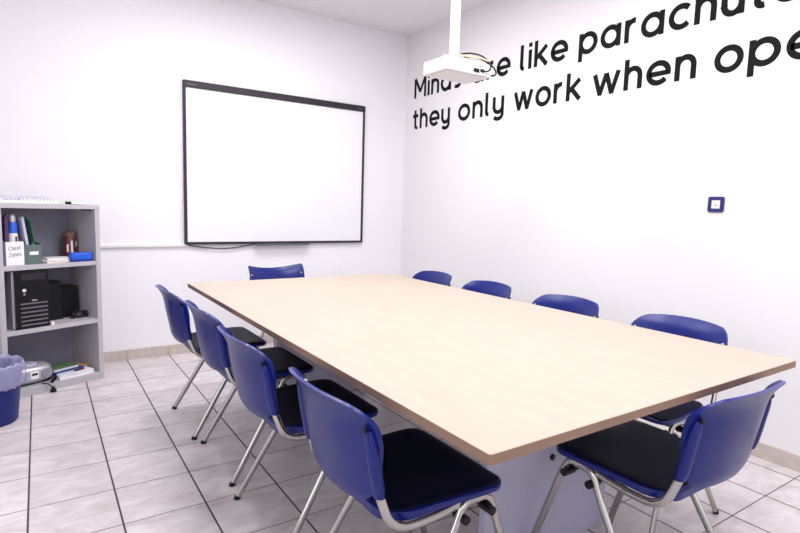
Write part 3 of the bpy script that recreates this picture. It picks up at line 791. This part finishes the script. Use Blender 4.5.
# on top of the bookcase
kb = on('keyboard', 'white computer keyboard lying on top of the bookcase', 'keyboard', -0.420, 0.075, ZT)
bm = bmesh.new()
P = [(-0.006, 0), (0.150, 0), (0.150, 0.034), (0.140, 0.036), (-0.006, 0.014)]
A = [bm.verts.new((-0.215, y, z)) for y, z in P]; B = [bm.verts.new((0.215, y, z)) for y, z in P]
bm.faces.new(A); bm.faces.new(B[::-1])
for i in range(5): bm.faces.new((A[i], A[(i+1)%5], B[(i+1)%5], B[i]))
obj('deck', bm, M['white'], kb, smooth=False, bevel=0.002)
for r_ in range(6):                                  # key rows on the slope
    y = 0.006+r_*0.0215; z = 0.014+(y+0.006)*0.1507
    bm = bmesh.new(); nk = 22
    for i in range(nk):
        if (r_ == 5 and i % 5 == 1) or (r_ == 0 and 5 < i < 11): continue
        x = -0.205+i*0.0187
        V = box(bm, x, x+0.0155, y, y+0.0165, z-0.001, z+0.011)
        for v in V[4:]:
            v.co.x += 0.0025 if v.co.x < x+0.005 else -0.0025
            v.co.y += 0.002 if v.co.y < y+0.005 else -0.002
    obj('key_row', bm, M['lavender'] if r_ % 2 else M['white'], kb, smooth=False)
mw = on('marker_pen', 'white marker with black cap on the bookcase\'s top board', 'marker', -0.135, 0.05, ZT, 0.15)
bm = bmesh.new(); tube(bm, [(-0.015, 0, 0.0085), (0.055, 0, 0.0085)], 0.0085, n=14); obj('barrel', bm, M['white'], mw)
bm = bmesh.new(); tube(bm, [(-0.046, 0, 0.0095), (-0.042, 0, 0.0095), (-0.015, 0, 0.0095)], 0.0095, n=14); obj('cap', bm, M['black'], mw)

# ------------------------------------------------------------------ waste bin
bn = thing('waste_bin', 'blue plastic waste bin with a translucent liner on the floor before the bookcase', 'bin', (-0.262, 3.52, 0))
bm = bmesh.new()
lathe(bm, [(0.05, 0.0), (0.125, 0.0), (0.132, 0.006), (0.160, 0.295), (0.164, 0.298), (0.164, 0.304), (0.156, 0.304), (0.128, 0.012), (0.05, 0.010)], n=40)
obj('bucket', bm, M['binblue'], bn)
bm = bmesh.new(); rings = []
prof = [(0.160, 0.20), (0.166, 0.21), (0.170, 0.23), (0.171, 0.29), (0.169, 0.318), (0.160, 0.325), (0.146, 0.312), (0.138, 0.25), (0.130, 0.12), (0.118, 0.02)]
rnd = random.Random(3); n_ = 64
wob = [0.004*math.sin(7*2*PI*i/n_+1)+0.003*math.sin(13*2*PI*i/n_)+rnd.uniform(-0.0015, 0.0015) for i in range(n_)]
for j, (r, z) in enumerate(prof):
    rings.append([bm.verts.new(((r+wob[(i+j) % n_]*(1 if j > 0 else 0.5)+0.003)*math.cos(2*PI*i/n_), (r+wob[(i+j) % n_]+0.003)*math.sin(2*PI*i/n_), z+(wob[(3*i) % n_]*1.0 if j < 6 else 0))) for i in range(n_)])
for a, b in zip(rings, rings[1:]):
    for i in range(n_): bm.faces.new((a[i], a[(i+1)%n_], b[(i+1)%n_], b[i]))
k = obj('liner', bm, M['bag'], bn); k['label'] = 'translucent lavender bin liner'

# ------------------------------------------------------------------ light
world = bpy.data.worlds.new('World'); scene.world = world; world.use_nodes = True
bg = world.node_tree.nodes['Background']; bg.inputs[0].default_value = (0.85, 0.92, 1.0, 1); bg.inputs[1].default_value = 1.0
def area(name, loc, rot, sx, sy, power, col):
    l = bpy.data.lights.new(name, 'AREA'); l.shape = 'RECTANGLE'; l.size = sx; l.size_y = sy; l.energy = power; l.color = col
    o = bpy.data.objects.new(name, l); COL.objects.link(o); o.location = loc; o.rotation_euler = rot; return o
FILL_COL = (0.93, 0.95, 1.0)
area('fill_left', (XL-0.02, (WL[0]+WL[1])/2, 1.65), (0, -PI/2, 0), 1.35, 2.3, 25, FILL_COL)  # added fill lamp in the unseen left opening
area('fill_front', ((WF[0]+WF[1])/2, YR-0.02, 1.65), (PI/2, 0, 0), 2.7, 1.35, 18, FILL_COL)  # second added fill lamp, in the unseen front wall's opening
M['glow'] = mat('lit_diffuser', (0.8, 0.8, 0.8, 1), 0.5)
g_ = M['glow'].node_tree.nodes['Principled BSDF']; g_.inputs['Emission Color'].default_value = (0.985, 0.965, 1.0, 1); g_.inputs['Emission Strength'].default_value = 2.5
M['lamp'] = mat('lamp_housing', (0.8, 0.8, 0.8, 1), 0.4, noise=0.02)
for lx, ly, pw in ((0.85, 0.3, 26), (1.75, 0.3, 20), (0.85, 1.7, 26), (1.75, 1.7, 20), (0.85, 3.1, 26), (1.75, 3.1, 20)):
    t = thing('ceiling_light', 'white ceiling light panel above the table', 'light', (lx, ly, ZC), 0, 'ceiling light panels')
    bm = ring(rounded_rect(-0.31, 0.31, -0.31, 0.31, 0.005), rounded_rect(-0.29, 0.29, -0.29, 0.29, 0.004), -0.03, 0); obj('frame', bm, M['lamp'], t, smooth=False)
    obj('diffuser', boxm(-0.29, 0.29, -0.29, 0.29, -0.020, -0.012), M['glow'], t, smooth=False)
    area('panel_lamp', (lx, ly, ZC-0.025), (0, 0, 0), 0.58, 0.58, pw*0.9, (0.985, 0.965, 1.0))

# ------------------------------------------------------------------ camera
f_px, yaw, pitch, roll = 539.812, 0.5906, 0.1065, 0.0293
cy_, sy_, cp_, sp_ = math.cos(yaw), math.sin(yaw), math.cos(pitch), math.sin(pitch)
fwd = Vector((sy_*cp_, cy_*cp_, -sp_)); right = Vector((cy_, -sy_, 0)); up = right.cross(fwd)
r2 = right*math.cos(roll)+up*math.sin(roll); u2 = -right*math.sin(roll)+up*math.cos(roll)
cam = bpy.data.cameras.new('camera'); co = bpy.data.objects.new('camera', cam); COL.objects.link(co)
cam.sensor_width = 36; cam.lens = f_px/800*36; cam.clip_start = 0.02
mt = Matrix((r2, u2, -fwd)).transposed().to_4x4(); mt.translation = Vector((0, 0, 1.2)); co.matrix_world = mt
scene.camera = co

vs = scene.view_settings
vs.view_transform = 'Standard'; vs.look = 'None'; vs.gamma = 1; vs.use_curve_mapping = False; vs.exposure = -0.18
scene.cycles.max_bounces = 10; scene.cycles.diffuse_bounces = 6
